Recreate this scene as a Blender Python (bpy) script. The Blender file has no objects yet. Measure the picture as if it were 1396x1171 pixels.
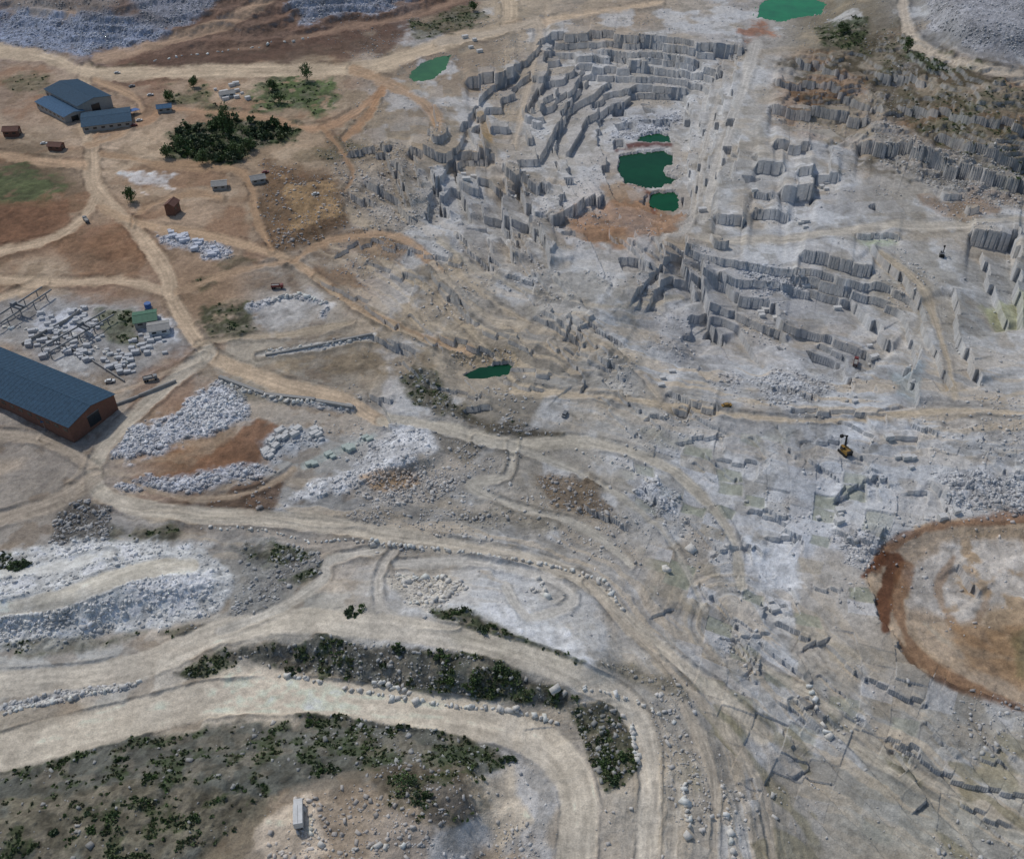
import bpy, bmesh, math, random
import numpy as np
from mathutils import Vector, Matrix, Euler
random.seed(5); rng=np.random.default_rng(7)
scene=bpy.context.scene
# ------------------------------------------------ survey camera / ground mapping
H=260.0; PIT=math.radians(40); F=698/math.tan(math.radians(27.5))
cp,sp=math.cos(PIT),math.sin(PIT)
def ground(u,v,z):
    a=(u-698)/F; b=(585.5-v)/F
    t=(H-z)/(sp-b*cp)
    return a*t,(cp+b*sp)*t
def lin(c):
    c=np.asarray(c,float)/255
    return np.where(c<=.04045,c/12.92,((c+.055)/1.055)**2.4)
EXPO=0.66
def alb(c): return lin(c)/EXPO
# ------------------------------------------------ noise
TAB=rng.random((256,256))
def vnoise(x,y,s=0):
    xi=np.floor(x).astype(np.int64); yi=np.floor(y).astype(np.int64)
    fx=x-xi; fy=y-yi; fx=fx*fx*(3-2*fx); fy=fy*fy*(3-2*fy)
    xi=xi+s*37; yi=yi+s*91
    a=TAB[xi&255,yi&255];b=TAB[(xi+1)&255,yi&255];c=TAB[xi&255,(yi+1)&255];d=TAB[(xi+1)&255,(yi+1)&255]
    return (a*(1-fx)+b*fx)*(1-fy)+(c*(1-fx)+d*fx)*fy
def fbm(x,y,o=4,s=0):
    r=0;A=.5;t=0
    for k in range(o):
        r=r+A*vnoise(x,y,s+k*3);t+=A;A*=.5;x,y=x*1.63-y*1.21+11.3,x*1.21+y*1.63+5.7
    return r/t
def sst(a,b,x):
    t=np.clip((x-a)/(b-a),0,1); return t*t*(3-2*t)
def segd(px,py,a,b):
    dx,dy=b[0]-a[0],b[1]-a[1]; L=dx*dx+dy*dy+1e-9
    t=((px-a[0])*dx+(py-a[1])*dy)/L; tc=np.clip(t,0,1)
    ex=px-a[0]-tc*dx; ey=py-a[1]-tc*dy
    return np.sqrt(ex*ex+ey*ey), dx*(py-a[1])-dy*(px-a[0]), t, math.sqrt(L)
def polysd(px,py,P):
    d=np.full(px.shape,1e9); ins=np.zeros(px.shape,bool); n=len(P)
    for i in range(n):
        a=P[i];b=P[(i+1)%n]
        d=np.minimum(d,segd(px,py,a,b)[0])
        if a[1]!=b[1]:
            c=((a[1]>py)!=(b[1]>py))&(px<(b[0]-a[0])*(py-a[1])/(b[1]-a[1])+a[0]); ins^=c
    return np.where(ins,d,-d)
def smooth(P,k=4):
    if len(P)<3: return P
    Q=[P[0]]+list(P)+[P[-1]]; R=[]
    for i in range(1,len(Q)-2):
        p0,p1,p2,p3=[np.array(q,float) for q in Q[i-1:i+3]]
        for j in range(k):
            t=j/k; R.append(tuple(.5*(2*p1+(p2-p0)*t+(2*p0-5*p1+4*p2-p3)*t*t+(3*p1-p0-3*p2+p3)*t**3)))
    R.append(tuple(P[-1])); return R
# ------------------------------------------------ macro relief on a coarse lattice
CS=4.0; cu=np.arange(-1200,2600,CS); cv=np.arange(-540,1700,CS)
CU,CV=np.meshgrid(cu,cv)
D=np.zeros(CU.shape)
MAC=[ ([(-300,1095),(0,1050),(130,1008),(300,985),(420,978),(560,985),(640,1005),(690,1040),(690,1090),(640,1300),(-300,1400)],9,90),
 ([(200,935),(330,905),(430,925),(560,955),(700,975),(800,990),(880,1010),(840,860),(700,800),(500,770),(360,820)],7,70),
 ([(590,860),(640,850),(700,885),(800,930),(860,930),(840,860),(760,790),(620,770)],2.5,25),
 ([(-200,760),(60,745),(180,737),(290,745),(335,790),(300,835),(200,860),(60,880),(-200,890)],7,75),
 ([(375,695),(420,655),(480,640),(540,592),(620,600),(600,640),(520,655),(450,680)],5,25),
 ([(-500,-200),(660,-200),(670,10),(560,45),(330,85),(130,88),(0,60),(-500,40)],24,110),
 ([(1040,-200),(1700,-200),(1700,270),(1300,235),(1180,150),(1070,80)],24,190),
 ([(1240,-100),(1600,-100),(1600,100),(1396,85),(1300,70),(1250,30)],14,60),
 ([(740,45),(1015,62),(1010,130),(975,310),(870,335),(760,325),(700,355),(600,330),(570,290),(610,200),(650,120),(700,90)],-7,30),
 ([(780,85),(985,95),(960,290),(850,315),(770,300),(735,210)],-6,30),
 ([(810,120),(945,115),(940,300),(835,290),(815,200)],-5,22),
 ([(910,320),(1090,350),(1260,390),(1310,540),(1000,555),(880,540),(800,450)],-8,60),
 ([(960,400),(1080,440),(1210,475),(1290,545),(1000,550),(900,500)],-6,40),
 ([(1180,720),(1396,705),(1600,720),(1600,1000),(1396,970),(1250,912),(1185,800)],-4,40),
 ([(600,480),(710,480),(710,520),(620,525)],-5,14),
 ([(800,560),(1300,580),(1600,900),(1600,1500),(1000,1500),(900,900)],-6,200),
 ([(365,225),(470,240),(480,315),(380,340)],3,20),
]
for P,h,s in MAC:
    sd=polysd(CU,CV,P); D+=h*sst(0,s,sd)
D+= (fbm(CU/120,CV/90,3,4)-.5)*4
far=sst(-60,-300,CV)
D=D*(1-far)+far*(fbm(CU/60,CV/20,3,9)*60*sst(-150,-450,CV))
PONDS=[("quarry_pond",[(1038,4),(1060,-6),(1095,-8),(1127,6),(1118,20),(1090,24),(1062,30),(1032,24)],(10,100,56)),
 ("quarry_pond",[(556,103),(575,88),(596,80),(617,74),(608,94),(592,108),(565,112)],(42,88,50)),
 ("quarry_pond",[(868,196),(872,188),(895,183),(912,184),(914,196),(895,197)],(8,64,38)),
 ("quarry_pond",[(845,214),(872,208),(905,206),(918,212),(918,226),(904,230),(908,240),(923,246),(915,253),(880,258),(852,252),(842,236)],(8,58,34)),
 ("quarry_pond",[(886,266),(922,261),(925,284),(918,293),(900,288),(888,280)],(8,66,38)),
 ("quarry_pond",[(632,512),(655,502),(690,497),(700,502),(690,511),(660,517),(640,518)],(16,60,42)),
]
WZ=[]
for n,P,c in PONDS:
    cx=np.mean([p[0] for p in P]);cy=np.mean([p[1] for p in P])
    WZ.append(float(D[int((cy+540)/CS),int((cx+1200)/CS)]))
WZ[2]=WZ[3]=WZ[4]=min(WZ[2:5])
for (n,P,c),wz in zip(PONDS,WZ):
    m=sst(-26,-10,polysd(CU,CV,P)); D=D*(1-m)+wz*m
def blur(A,sig):
    r=int(sig*3); k=np.exp(-.5*(np.arange(-r,r+1)/sig)**2);k/=k.sum()
    for ax in (0,1):
        Q=np.pad(A,[(r,r) if i==ax else (0,0) for i in (0,1)],mode='edge'); B=np.zeros_like(A); n=A.shape[ax]
        for i,w in enumerate(k):
            B+= w*(Q[i:i+n,:] if ax==0 else Q[:,i:i+n])
        A=B
    return A
D=blur(D,2.0)
def samp(A,u,v):
    x=np.clip((u-cu[0])/CS,0,len(cu)-1.001); y=np.clip((v-cv[0])/CS,0,len(cv)-1.001)
    xi=x.astype(int);yi=y.astype(int);fx=x-xi;fy=y-yi
    if A.ndim==3: fx=fx[...,None];fy=fy[...,None]
    return (A[yi,xi]*(1-fx)+A[yi,xi+1]*fx)*(1-fy)+(A[yi+1,xi]*(1-fx)+A[yi+1,xi+1]*fx)*fy
# ------------------------------------------------ macro colour
CC=[(40,25,120,122,130),(150,20,120,122,132),(250,30,116,104,94),(400,20,112,100,92),(600,20,118,97,83),(690,20,165,150,130),(850,20,142,128,112),(980,30,150,145,140),(1150,40,106,98,83),(1300,30,126,125,124),(1380,40,128,128,130),
(40,110,140,120,102),(200,80,112,82,62),(300,100,160,140,118),(450,100,148,130,108),(640,90,130,116,100),(780,110,146,142,137),(900,110,154,152,148),(1010,110,154,149,142),(1150,120,108,98,84),(1300,130,98,84,66),(1390,150,100,88,70),
(50,240,96,82,64),(130,200,163,143,122),(200,220,158,138,115),(400,200,146,126,104),(520,190,140,126,108),(650,180,143,130,113),(760,200,151,147,141),(880,160,154,154,154),(1000,200,159,156,150),(1100,220,156,155,153),(1250,190,114,103,90),(1390,220,104,92,78),
(30,310,110,80,58),(150,340,132,101,78),(250,290,152,131,110),(420,280,114,92,70),(540,280,147,142,135),(660,290,142,139,135),(850,300,138,115,92),(1000,290,153,151,147),(1100,280,155,154,153),(1250,270,143,138,130),(1370,300,153,151,147),
(50,390,157,138,116),(80,440,132,130,129),(280,400,140,116,93),(400,420,150,144,136),(520,400,150,136,117),(650,400,151,145,136),(800,400,149,146,140),(950,420,152,150,148),(1100,430,150,149,148),(1250,400,153,149,141),(1360,420,144,143,139),
(180,470,136,131,125),(350,490,146,137,123),(480,480,134,124,110),(620,480,142,132,117),(800,500,148,145,139),(1000,500,151,150,148),(1150,500,148,149,150),(1340,500,152,150,146),
(50,620,130,122,113),(150,560,141,131,119),(250,610,118,90,66),(400,600,139,138,134),(560,620,149,147,144),(700,570,124,118,108),(850,580,151,148,142),(1000,600,152,150,147),(1150,640,154,156,158),(1350,620,152,152,151),
(60,680,131,123,113),(250,700,146,139,130),(420,720,145,143,139),(600,700,144,141,135),(780,680,134,127,116),(920,690,151,150,147),(1080,740,164,166,169),(1250,700,152,151,150),(1370,720,146,138,128),
(150,780,168,168,166),(380,790,126,124,118),(520,800,157,153,147),(700,800,168,165,160),(880,810,151,147,141),(1050,850,154,154,152),(1130,800,157,158,158),(1300,840,150,138,122),(1380,880,136,115,93),
(100,900,164,162,156),(300,900,160,152,139),(500,850,160,154,142),(750,850,158,153,144),(950,930,149,145,137),(1100,950,151,150,145),(1300,1000,151,149,143),
(80,1010,170,162,147),(350,960,182,170,152),(560,1060,92,85,72),(100,1100,90,87,75),(300,1080,98,92,80),(650,1120,136,123,107),(760,1080,166,156,142),(900,1080,156,148,135),(1050,1100,151,146,137),(1250,1120,147,144,134),(420,1150,146,134,119)]
num=np.zeros(CU.shape+(3,));den=np.zeros(CU.shape)
for c in CC:
    w=1/((CU-c[0])**2+(1.3*(CV-c[1]))**2+30**2)**2
    num+=w[...,None]*alb(c[2:]); den+=w
MC=num/den[...,None]
outm=sst(-40,-200,CV)[...,None]; MC=MC*(1-outm)+alb((95,92,75))*outm
# ------------------------------------------------ fan-shaped terrain grid
U=np.concatenate([-30-np.geomspace(900,3,50),np.arange(-30,1428,1.0),1428+np.geomspace(3,900,50)])
V=np.concatenate([np.linspace(-537,-22,110),np.arange(-18,1192,.9),1192+np.geomspace(3,420,45)])
GU,GV=np.meshgrid(U,V)
Z0=samp(D,GU,GV); X,Y=ground(GU,GV,Z0)
def hsh(i,j,s): return TAB[(i*7+s*13)&255,(j*11+s*29+(i>>3))&255]
def cells(ang,sx,sy,s,jit=1,warp=10):
    ca,sa=math.cos(ang),math.sin(ang)
    wx=fbm(X/60,Y/60,2,s)*warp
    xr=X*ca+Y*sa+wx; yr=-X*sa+Y*ca
    i=np.floor(xr/sx).astype(int); off=hsh(i,i*0+s,s)*sy*jit
    j=np.floor((yr+off)/sy).astype(int)
    ex=np.abs(xr/sx-i-.5)*2; ey=np.abs((yr+off)/sy-j-.5)*2
    return i,j,np.maximum(ex,ey)
iA,jA,eA=cells(math.radians(6),13,15,1,.6,4)
iB,jB,eB=cells(math.radians(-18),9.5,6.5,2,1,26)
NW=(fbm(X/14,Y/14,4,6)-.5); NW2=(fbm(X/45,Y/45,4,8)-.5); NF=(fbm(X/3.,Y/3.,3,12)-.5)
BZ=sst(-10,10,polysd(GU,GV,[(575,130),(640,95),(740,40),(1020,50),(1180,140),(1400,290),(1400,560),(1290,560),(960,480),(880,420),(780,345),(620,345),(490,290),(480,200)])+NW2*30)
zt=Z0.copy()
step=4.2
ter=np.floor((Z0+(hsh(iA,jA,3)-.5)*2.6+NW2*3)/step+.5)*step
zt=zt*(1-BZ)+BZ*ter
BAS=[(1180,790),(1200,745),(1260,715),(1640,690),(1640,1000),(1340,948),(1250,912),(1205,852)]
TR=sst(0,40,polysd(GU,GV,[(1040,70),(1230,20),(1500,120),(1500,330),(1180,250),(1040,180)]))
q=Z0+NW2*20+NW*11; led=np.floor(q/3.6)*3.6+3.6*sst(.5,1,q/3.6-np.floor(q/3.6))-(NW2*20+NW*11)*.5
zt=zt*(1-TR)+led*TR
TL=sst(0,30,polysd(GU,GV,[(-500,-200),(660,-200),(660,5),(560,40),(330,80),(130,84),(0,55),(-500,30)]))
q=Z0+NW2*12+NW*5; led=np.floor(q/5)*5+5*sst(.35,1,q/5-np.floor(q/5))-(NW2*12+NW*5)*.7
zt=zt*(1-TL)+led*TL
CL=[([(752,52),(800,50),(870,62),(940,72),(1010,68)],6),([(790,92),(850,95),(905,92),(975,102)],5),([(718,155),(742,110),(750,60)],5),
([(725,152),(780,132),(795,96)],4),([(738,218),(758,188),(775,152),(812,137),(830,116)],5),([(775,207),(800,162),(850,142),(870,122),(935,122)],5),
([(640,112),(702,108)],8),([(652,115),(655,180),(662,215)],4),([(560,210),(610,220),(662,216)],6),([(590,235),(612,292)],7),([(620,228),(642,292)],7),([(535,230),(560,280)],5),
([(560,212),(575,250)],4),([(685,238),(690,300),(700,352)],8),([(714,258),(722,300),(747,362)],8),([(690,246),(742,272)],6),([(752,304),(785,292),(818,272)],7),
([(1033,234),(1064,236)],8),([(1068,262),(1106,262)],10),([(1106,262),(1110,235)],5),([(1030,290),(1072,295)],6),([(978,297),(1012,300)],6),([(1090,240),(1140,243)],6),([(1058,203),(1100,204)],6),
([(1055,148),(1110,155),(1180,165)],7),([(1175,197),(1230,205),(1290,225),(1340,242),(1400,258)],9),([(1280,188),(1340,205),(1400,225)],6),([(1060,112),(1130,122),(1200,150)],5),([(1090,82),(1150,100)],5),([(1230,140),(1310,160),(1400,190)],5),([(1200,100),(1260,110)],5),
([(934,330),(930,370),(950,397)],7),([(955,368),(965,430),(985,458)],8),([(980,388),(1000,406),(1050,412),(1062,440),(1072,460)],6),([(1095,350),(1140,360),(1187,366)],7),
([(1085,378),(1160,392),(1172,420),(1200,460),(1215,472)],6),([(1190,340),(1230,380),(1250,412)],5),([(1328,318),(1384,325)],10),([(1386,325),(1384,380),(1392,440)],8),([(1298,398),(1310,460),(1332,522)],6),([(1345,340),(1352,400),(1372,440)],5),
([(1170,322),(1222,328)],3),([(1252,478),(1240,520),(1246,550)],5),([(1400,970),(1320,940),(1250,912),(1205,852),(1180,790)],2),
([(595,148),(602,182),(578,214)],6),([(478,212),(530,204)],4),([(500,250),(540,270),(560,300)],5),([(520,205),(545,240),(552,275)],5),([(480,265),(505,275)],4),([(640,180),(652,212)],5),([(820,72),(860,80),(945,88)],4),([(985,80),(960,140)],3),([(1010,190),(1000,240)],3),([(665,330),(672,360)],5),
([(1118,470),(1150,488),(1160,528)],3),([(1040,525),(1110,545)],2.5),([(900,340),(905,400)],4),([(1130,205),(1130,235)],4),([(1030,262),(1050,268)],4),
([(1270,660),(1300,690)],3),([(1060,850),(1100,870)],2.5),([(1305,775),(1330,810)],4),([(880,670),(900,700)],3),([(1150,600),(1190,640),(1200,680)],2),([(960,800),(1000,850),(1030,900)],2),([(1130,880),(1180,930),(1260,960)],2.),([(1210,1010),(1290,1060),(1396,1090)],2.),([(1080,560),(1180,565),(1190,585)],2),([(600,395),(650,440)],3),([(460,350),(500,330),(560,345)],2),([(800,690),(850,720)],2.5),([(440,385),(500,415),(540,450)],2.)]
# smaller working steps spread over the floor, following the bedding
rs=random.Random(11)
for k in range(150):
    if k<60: u,v=rs.uniform(500,930),rs.uniform(310,560); th=math.radians(rs.gauss(32,14)); L=rs.uniform(25,75)
    elif k<120: u,v=rs.uniform(930,1390),rs.uniform(570,1160); th=math.radians(rs.gauss(36,14)); L=rs.uniform(20,70)
    else: u,v=rs.uniform(840,1390),rs.uniform(560,900); th=math.radians(rs.gauss(-4,12)); L=rs.uniform(20,60)
    if u>1170 and 700<v<985: continue
    if v>900 and u<1000: continue
    dx,dy=math.cos(th)*L,math.sin(th)*L
    P=[(u,v),(u+dx,v+dy)]
    if rs.random()<.5: P.append((u+dx-dy*.35,v+dy+dx*.35))
    if rs.random()<.25: P=P[::-1]
    CL.append((P,rs.uniform(1.,2.4)*(1.2 if v<560 else .9)))
def cliff(A,P,h,back,sd_):
    pu=[p[0] for p in P];pv=[p[1] for p in P];m=back*3+20
    a0,a1=np.searchsorted(U,[min(pu)-m,max(pu)+m]);b0,b1=np.searchsorted(V,[min(pv)-m,max(pv)+m])
    sl=(slice(b0,b1),slice(a0,a1)); px,py=GU[sl],GV[sl]
    best=np.full(px.shape,1e9);s_=np.ones(px.shape);end=np.zeros(px.shape);al=np.zeros(px.shape);acc=0;n=len(P)-1
    for k in range(n):
        d,c,t,L=segd(px,py,P[k],P[k+1]); w=d<best
        best=np.where(w,d,best);s_=np.where(w,np.sign(c+1e-6),s_);al=np.where(w,acc+np.clip(t,0,1)*L,al);acc+=L
        o=np.zeros(px.shape)
        if k==0:o=np.maximum(o,-t*L)
        if k==n-1:o=np.maximum(o,(t-1)*L)
        end=np.where(w,np.maximum(o,0),end)
    seg=np.floor(al/17).astype(int); off=(TAB[seg&255,sd_&255]-.5)*10
    s=best*s_+off
    A[sl]+= -np.sign(s+1e-6)*h*.5*np.exp(-np.abs(s)/back)*np.where(end>0,np.exp(-(end/5)**2),1)
for k,(P,h) in enumerate(CL): cliff(zt,P,h,26 if h>2.5 else 16,k*7)
FZ=sst(0,60,polysd(GU,GV,[(780,560),(1396,575),(1600,700),(1600,1400),(1060,1400),(1000,1100),(900,930),(860,760)]))*sst(5,-5,polysd(GU,GV,BAS))
zt+=FZ*((hsh(iB,jB,7)-.5)*1.2)*(.15+sst(.45,.6,fbm(X/40,Y/40,3,55)))
dd=((GU-900)*.66-(GV-900)*.75)+NW2*50+NW*12
LR=sst(0,80,polysd(GU,GV,[(900,880),(1250,920),(1600,1000),(1600,1500),(900,1500)]))
ph=dd/34; fr=ph-np.floor(ph); zt+=LR*(fr-.5)*1.3*sst(1,.9,fr)
# ------------------------------------------------ colour painting
C=samp(MC,GU,GV); RUB=np.zeros(GU.shape);ROADM=np.zeros(GU.shape);WET=np.zeros(GU.shape);VEGM=np.zeros(GU.shape)
C*= (1+.45*NW2+.40*NW+.28*NF)[...,None]
def tint(mask,c,a):
    k=(mask*a)[...,None]; C[...]=C*(1-k)+alb(c)*k
QZ=sst(440,560,GU)*(1-TR)
f1=fbm(X/34+3,Y/26,5,20); f2=fbm(X/22+9,Y/30,5,24); f3=fbm(X/9,Y/9,4,27)
tint(QZ*sst(.52,.66,f1),(156,141,119),.42); tint(QZ*sst(.52,.62,f2),(180,181,181),.55); tint(QZ*sst(.55,.68,f3),(112,107,98),.45)
tint((1-QZ)*sst(.52,.68,f2)*(GV<700),(122,88,62),.5); tint((1-QZ)*sst(.54,.68,f1),(168,150,128),.4); tint((1-QZ)*sst(.55,.66,f3),(106,88,68),.4)
tint(TR*sst(.45,.6,f3),(66,61,46),.75); tint(TR*sst(.52,.62,f2),(148,139,124),.6); tint(TR*sst(.55,.66,f1),(112,80,54),.5)
def guide(P,amp,reach,sc):
    P=smooth(P,3)
    best=np.full(GU.shape,1e9);al=np.zeros(GU.shape);acc=0;sg=np.ones(GU.shape)
    for k in range(len(P)-1):
        d,c,t,L=segd(GU,GV,P[k],P[k+1]);w=d<best;best=np.where(w,d,best);al=np.where(w,acc+np.clip(t,0,1)*L,al);sg=np.where(w,np.sign(c+1e-9),sg);acc+=L
    s=best*sg; n=fbm(s/sc+NW*2.8,al/90,4,33); m=np.exp(-(best/reach)**2)
    k=(sst(.5,.62,n)*amp*m)[...,None]; k2=(sst(.48,.36,n)*amp*m)[...,None]
    C[...]=C*(1-k)+alb((165,150,128))*k; C[...]=C*(1-k2*.34)
    zt[...]+= (n-.5)*m*1.3*(1-BZ)
guide([(470,300),(560,370),(640,440),(760,475),(900,510),(1100,545),(1400,560)],.65,85,7)
guide([(150,690),(400,712),(700,752),(820,800),(900,880),(980,970),(1030,1171)],.55,65,8)
guide([(760,990),(870,990),(900,1080),(900,1200)],.45,60,12)
guide([(1000,850),(1120,960),(1260,1060),(1400,1150)],.55,120,9)
r=hsh(iB,jB,9); m=FZ*np.exp(-(np.abs(GV-740)/300)**2)*sst(.3,.5,fbm(X/50,Y/50,2,91))
edge=sst(1.0,.8,eB+NW*.6)
tint(m*(r<.12)*edge*sst(820,900,GU),(122,125,106),.7); tint(m*((r>.14)&(r<.26)),(142,132,113),.45); tint(m*(r>.82),(176,177,179),.5); tint(m*((r>.76)&(r<.82)),(124,119,108),.35)
WET=np.maximum(WET,m*(r<.12)*edge)
pl=sst(.6,.66,fbm((X*.8+Y*.6)/9,(Y*.8-X*.6)/20,3,95))*LR; tint(pl,(112,106,82),.6)
r2=hsh(iA,jA,11); tint(BZ*(r2<.25),(140,130,114),.2); tint(BZ*(r2>.8),(176,175,174),.2)
def bb(P,m):
    pu=[p[0] for p in P];pv=[p[1] for p in P]
    a0,a1=np.searchsorted(U,[min(pu)-m,max(pu)+m]);b0,b1=np.searchsorted(V,[min(pv)-m,max(pv)+m]);return (slice(b0,b1),slice(a0,a1))
def poly(P,c,a=1,soft=6,wob=30,rub=0,veg=0,tex=0.,bump=0.):
    sl=bb(P,40); sd=polysd(GU[sl],GV[sl],P)+NW[sl]*wob+NF[sl]*11
    m=sst(-soft,soft,sd)
    if tex: m=m*sst(.5-tex*.5,.6,fbm(X[sl]/7,Y[sl]/7,4,15)+.15)
    k=(m*a)[...,None]; col=alb(c)*(1+.9*NW[sl]+.9*NF[sl])[...,None]
    C[sl]=C[sl]*(1-k)+col*k
    if rub: RUB[sl]=np.maximum(RUB[sl],m*rub)
    if veg: VEGM[sl]=np.maximum(VEGM[sl],m*veg)
    if bump: zt[sl]+=m*bump
def line(P,w,c,a=.9,road=1,rub=0,z=0.,wob=8,ruts=True):
    P=smooth(P,4); mg=w*.5+24
    sl=bb(P,mg); px,py=GU[sl],GV[sl]; best=np.full(px.shape,1e3);sg=np.ones(px.shape);al=np.zeros(px.shape); us=U[sl[1]];vs=V[sl[0]];acc=0
    for k in range(len(P)-1):
        a_,b_=P[k],P[k+1]
        c0,c1=np.searchsorted(us,[min(a_[0],b_[0])-mg,max(a_[0],b_[0])+mg]);r0,r1=np.searchsorted(vs,[min(a_[1],b_[1])-mg,max(a_[1],b_[1])+mg]); s2=(slice(r0,r1),slice(c0,c1))
        d,cc,t,L=segd(px[s2],py[s2],a_,b_); ww=d<best[s2]; best[s2]=np.where(ww,d,best[s2]);sg[s2]=np.where(ww,np.sign(cc+1e-9),sg[s2]);al[s2]=np.where(ww,acc+np.clip(t,0,1)*L,al[s2]);acc+=L
    d=best+NW[sl]*wob+NF[sl]*4+NW2[sl]*wob
    m=sst(w/2+3,w/2-3,d); fade=1-.2*sst(.5,.7,f3[sl]) if ruts else 1
    k=(m*a*fade)[...,None]; col=alb(c)*np.ones(px.shape+(3,))
    if ruts:
        s=best*sg/w*2; n=fbm(s*3.4+5,al/60,3,41); col=col*(1+.7*(n-.5)+.35*NW[sl]+.2*NF[sl])[...,None]
    else: col=col*(1+.5*NF[sl]+.3*NW[sl])[...,None]
    C[sl]=C[sl]*(1-k)+col*k
    if road:
        ROADM[sl]=np.maximum(ROADM[sl],m); RUB[sl]*=(1-m); VEGM[sl]*=(1-m)
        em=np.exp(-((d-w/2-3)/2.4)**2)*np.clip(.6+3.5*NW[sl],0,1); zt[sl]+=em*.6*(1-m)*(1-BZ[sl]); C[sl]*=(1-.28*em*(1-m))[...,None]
    if rub: RUB[sl]=np.maximum(RUB[sl],m*rub)
    if z: zt[sl]+=m*z
ROAD=(170,150,126)
poly([(-80,8),(60,15),(160,15),(240,45),(180,68),(60,72),(-80,60)],(126,134,150),.9,rub=.6)
poly([(-80,-30),(150,-30),(160,10),(60,8),(-80,0)],(120,112,106),.7,rub=.3)
poly([(150,10),(330,-20),(660,-30),(650,8),(520,45),(300,86),(140,88),(250,45)],(104,82,69),.85)
poly([(380,-20),(560,-20),(530,10),(410,30)],(134,138,148),.9,rub=.6)
poly([(180,-20),(330,-20),(260,28),(190,42)],(124,128,138),.85,rub=.6)
poly([(60,-5),(180,2),(230,30),(120,22)],(84,74,68),.5)
line([(130,82),(240,52),(330,18),(380,-20)],15,(154,130,108),.9)
line([(200,95),(420,48),(560,20),(650,-10)],8,(132,108,90),.85,ruts=False)
poly([(130,92),(300,62),(420,55),(560,35),(520,75),(300,90),(140,96)],(74,56,46),.8)
line([(-60,62),(20,66),(90,76)],8,(134,114,94),.6,road=0,ruts=False)
poly([(560,30),(640,10),(665,22),(620,48),(570,50)],(70,72,52),.7,veg=.6)
poly([(-60,222),(50,230),(96,255),(60,278),(-60,280)],(68,76,48),.9,tex=.2)
poly([(-60,282),(90,275),(95,300),(50,328),(-60,345)],(102,74,55),.8)
poly([(70,320),(150,318),(200,350),(190,380),(100,372)],(110,84,63),.7)
poly([(0,110),(60,100),(70,120),(20,130)],(84,80,58),.6,veg=.3)
poly([(232,190),(290,152),(345,160),(412,172),(400,190),(350,205),(310,225),(240,218)],(56,66,42),.95,veg=1)
poly([(338,130),(385,104),(445,112),(470,135),(430,155),(350,152)],(66,84,46),.9,tex=.15,veg=.5)
poly([(225,125),(275,120),(285,140),(230,140)],(80,82,56),.8,veg=.5)
poly([(125,92),(200,90),(200,104),(130,104)],(92,84,62),.5,veg=.3)
poly([(440,210),(500,190),(560,200),(600,300),(520,330),(480,290)],(134,124,110),.4,rub=.3)
poly([(400,215),(470,190),(500,205),(450,225)],(92,80,60),.6,veg=.2)
poly([(365,222),(450,235),(476,300),(440,330),(380,345),(350,290)],(96,76,56),.85,rub=.3)
poly([(385,245),(450,250),(465,295),(400,310)],(152,126,92),.6,tex=.6)
poly([(172,240),(235,238),(232,256),(185,255)],(180,177,174),.8)
poly([(218,318),(250,316),(312,345),(290,352),(235,335)],(166,168,174),.85,rub=.8)
poly([(265,408),(345,408),(350,450),(290,462),(270,440)],(60,64,44),.9,veg=.6,tex=.25)
poly([(345,415),(430,402),(448,420),(370,455),(345,445)],(160,157,153),.8)
line([(340,420),(400,405),(445,415),(440,430)],9,(172,172,174),.9,road=0,rub=.8,z=.6,ruts=False)
poly([(255,385),(330,350),(345,356),(275,395)],(72,66,48),.75,veg=.3)
poly([(410,365),(480,370),(500,390),(450,395)],(106,82,60),.7)
poly([(470,320),(560,330),(550,365),(500,350)],(114,92,70),.7)
poly([(380,495),(480,478),(575,478),(590,500),(520,515),(440,515)],(112,98,78),.7,tex=.3)
poly([(330,380),(400,372),(410,395),(340,398)],(96,78,60),.6)
poly([(-60,400),(90,410),(180,420),(265,470),(180,520),(90,500),(-60,430)],(134,133,131),.75,soft=10)
poly([(40,425),(110,428),(120,450),(60,455)],(168,170,175),.8); poly([(190,445),(240,440),(240,465),(200,470)],(170,171,174),.75)
poly([(70,465),(110,490),(130,520),(90,500)],(158,158,156),.6)
poly([(135,430),(175,425),(190,470),(150,470)],(80,84,62),.75,veg=.5)
poly([(152,628),(185,590),(250,565),(300,515),(332,535),(345,572),(250,600),(180,628)],(176,178,182),.9,rub=.9,bump=.5)
poly([(170,660),(260,640),(350,570),(380,580),(355,635),(270,662)],(108,79,58),.9)
poly([(150,660),(240,655),(350,628),(368,640),(270,672),(170,672)],(168,170,175),.9,rub=.9,bump=.4)
poly([(250,685),(330,665),(390,650),(375,695),(300,702)],(82,62,46),.85,rub=.15)
poly([(355,610),(385,582),(440,585),(450,600),(370,632)],(152,155,158),.85,rub=.4)
poly([(375,697),(420,655),(470,640),(530,590),(580,588),(600,610),(520,650),(440,680)],(184,184,184),.9,rub=.4)
poly([(470,655),(560,640),(650,650),(600,690),(500,690)],(152,147,140),.6,rub=.5)
poly([(490,650),(560,640),(570,660),(510,668)],(140,108,66),.65)
poly([(548,515),(590,512),(620,545),(650,570),(600,565),(560,555)],(66,64,52),.85,veg=.5,rub=.25)
poly([(640,572),(730,578),(775,596),(735,606),(670,592)],(64,59,48),.9,veg=.4,rub=.2)
poly([(725,645),(800,655),(845,690),(835,712),(760,692)],(98,84,67),.85,rub=.3)
poly([(600,690),(690,695),(760,720),(640,715)],(116,110,98),.6,rub=.3)
poly([(595,590),(660,610),(640,630),(600,615)],(98,92,81),.7,rub=.3)
poly([(430,700),(520,690),(560,705),(470,722)],(128,120,108),.5,rub=.3)
poly([(870,585),(940,590),(960,610),(900,612)],(132,128,112),.5)
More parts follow.
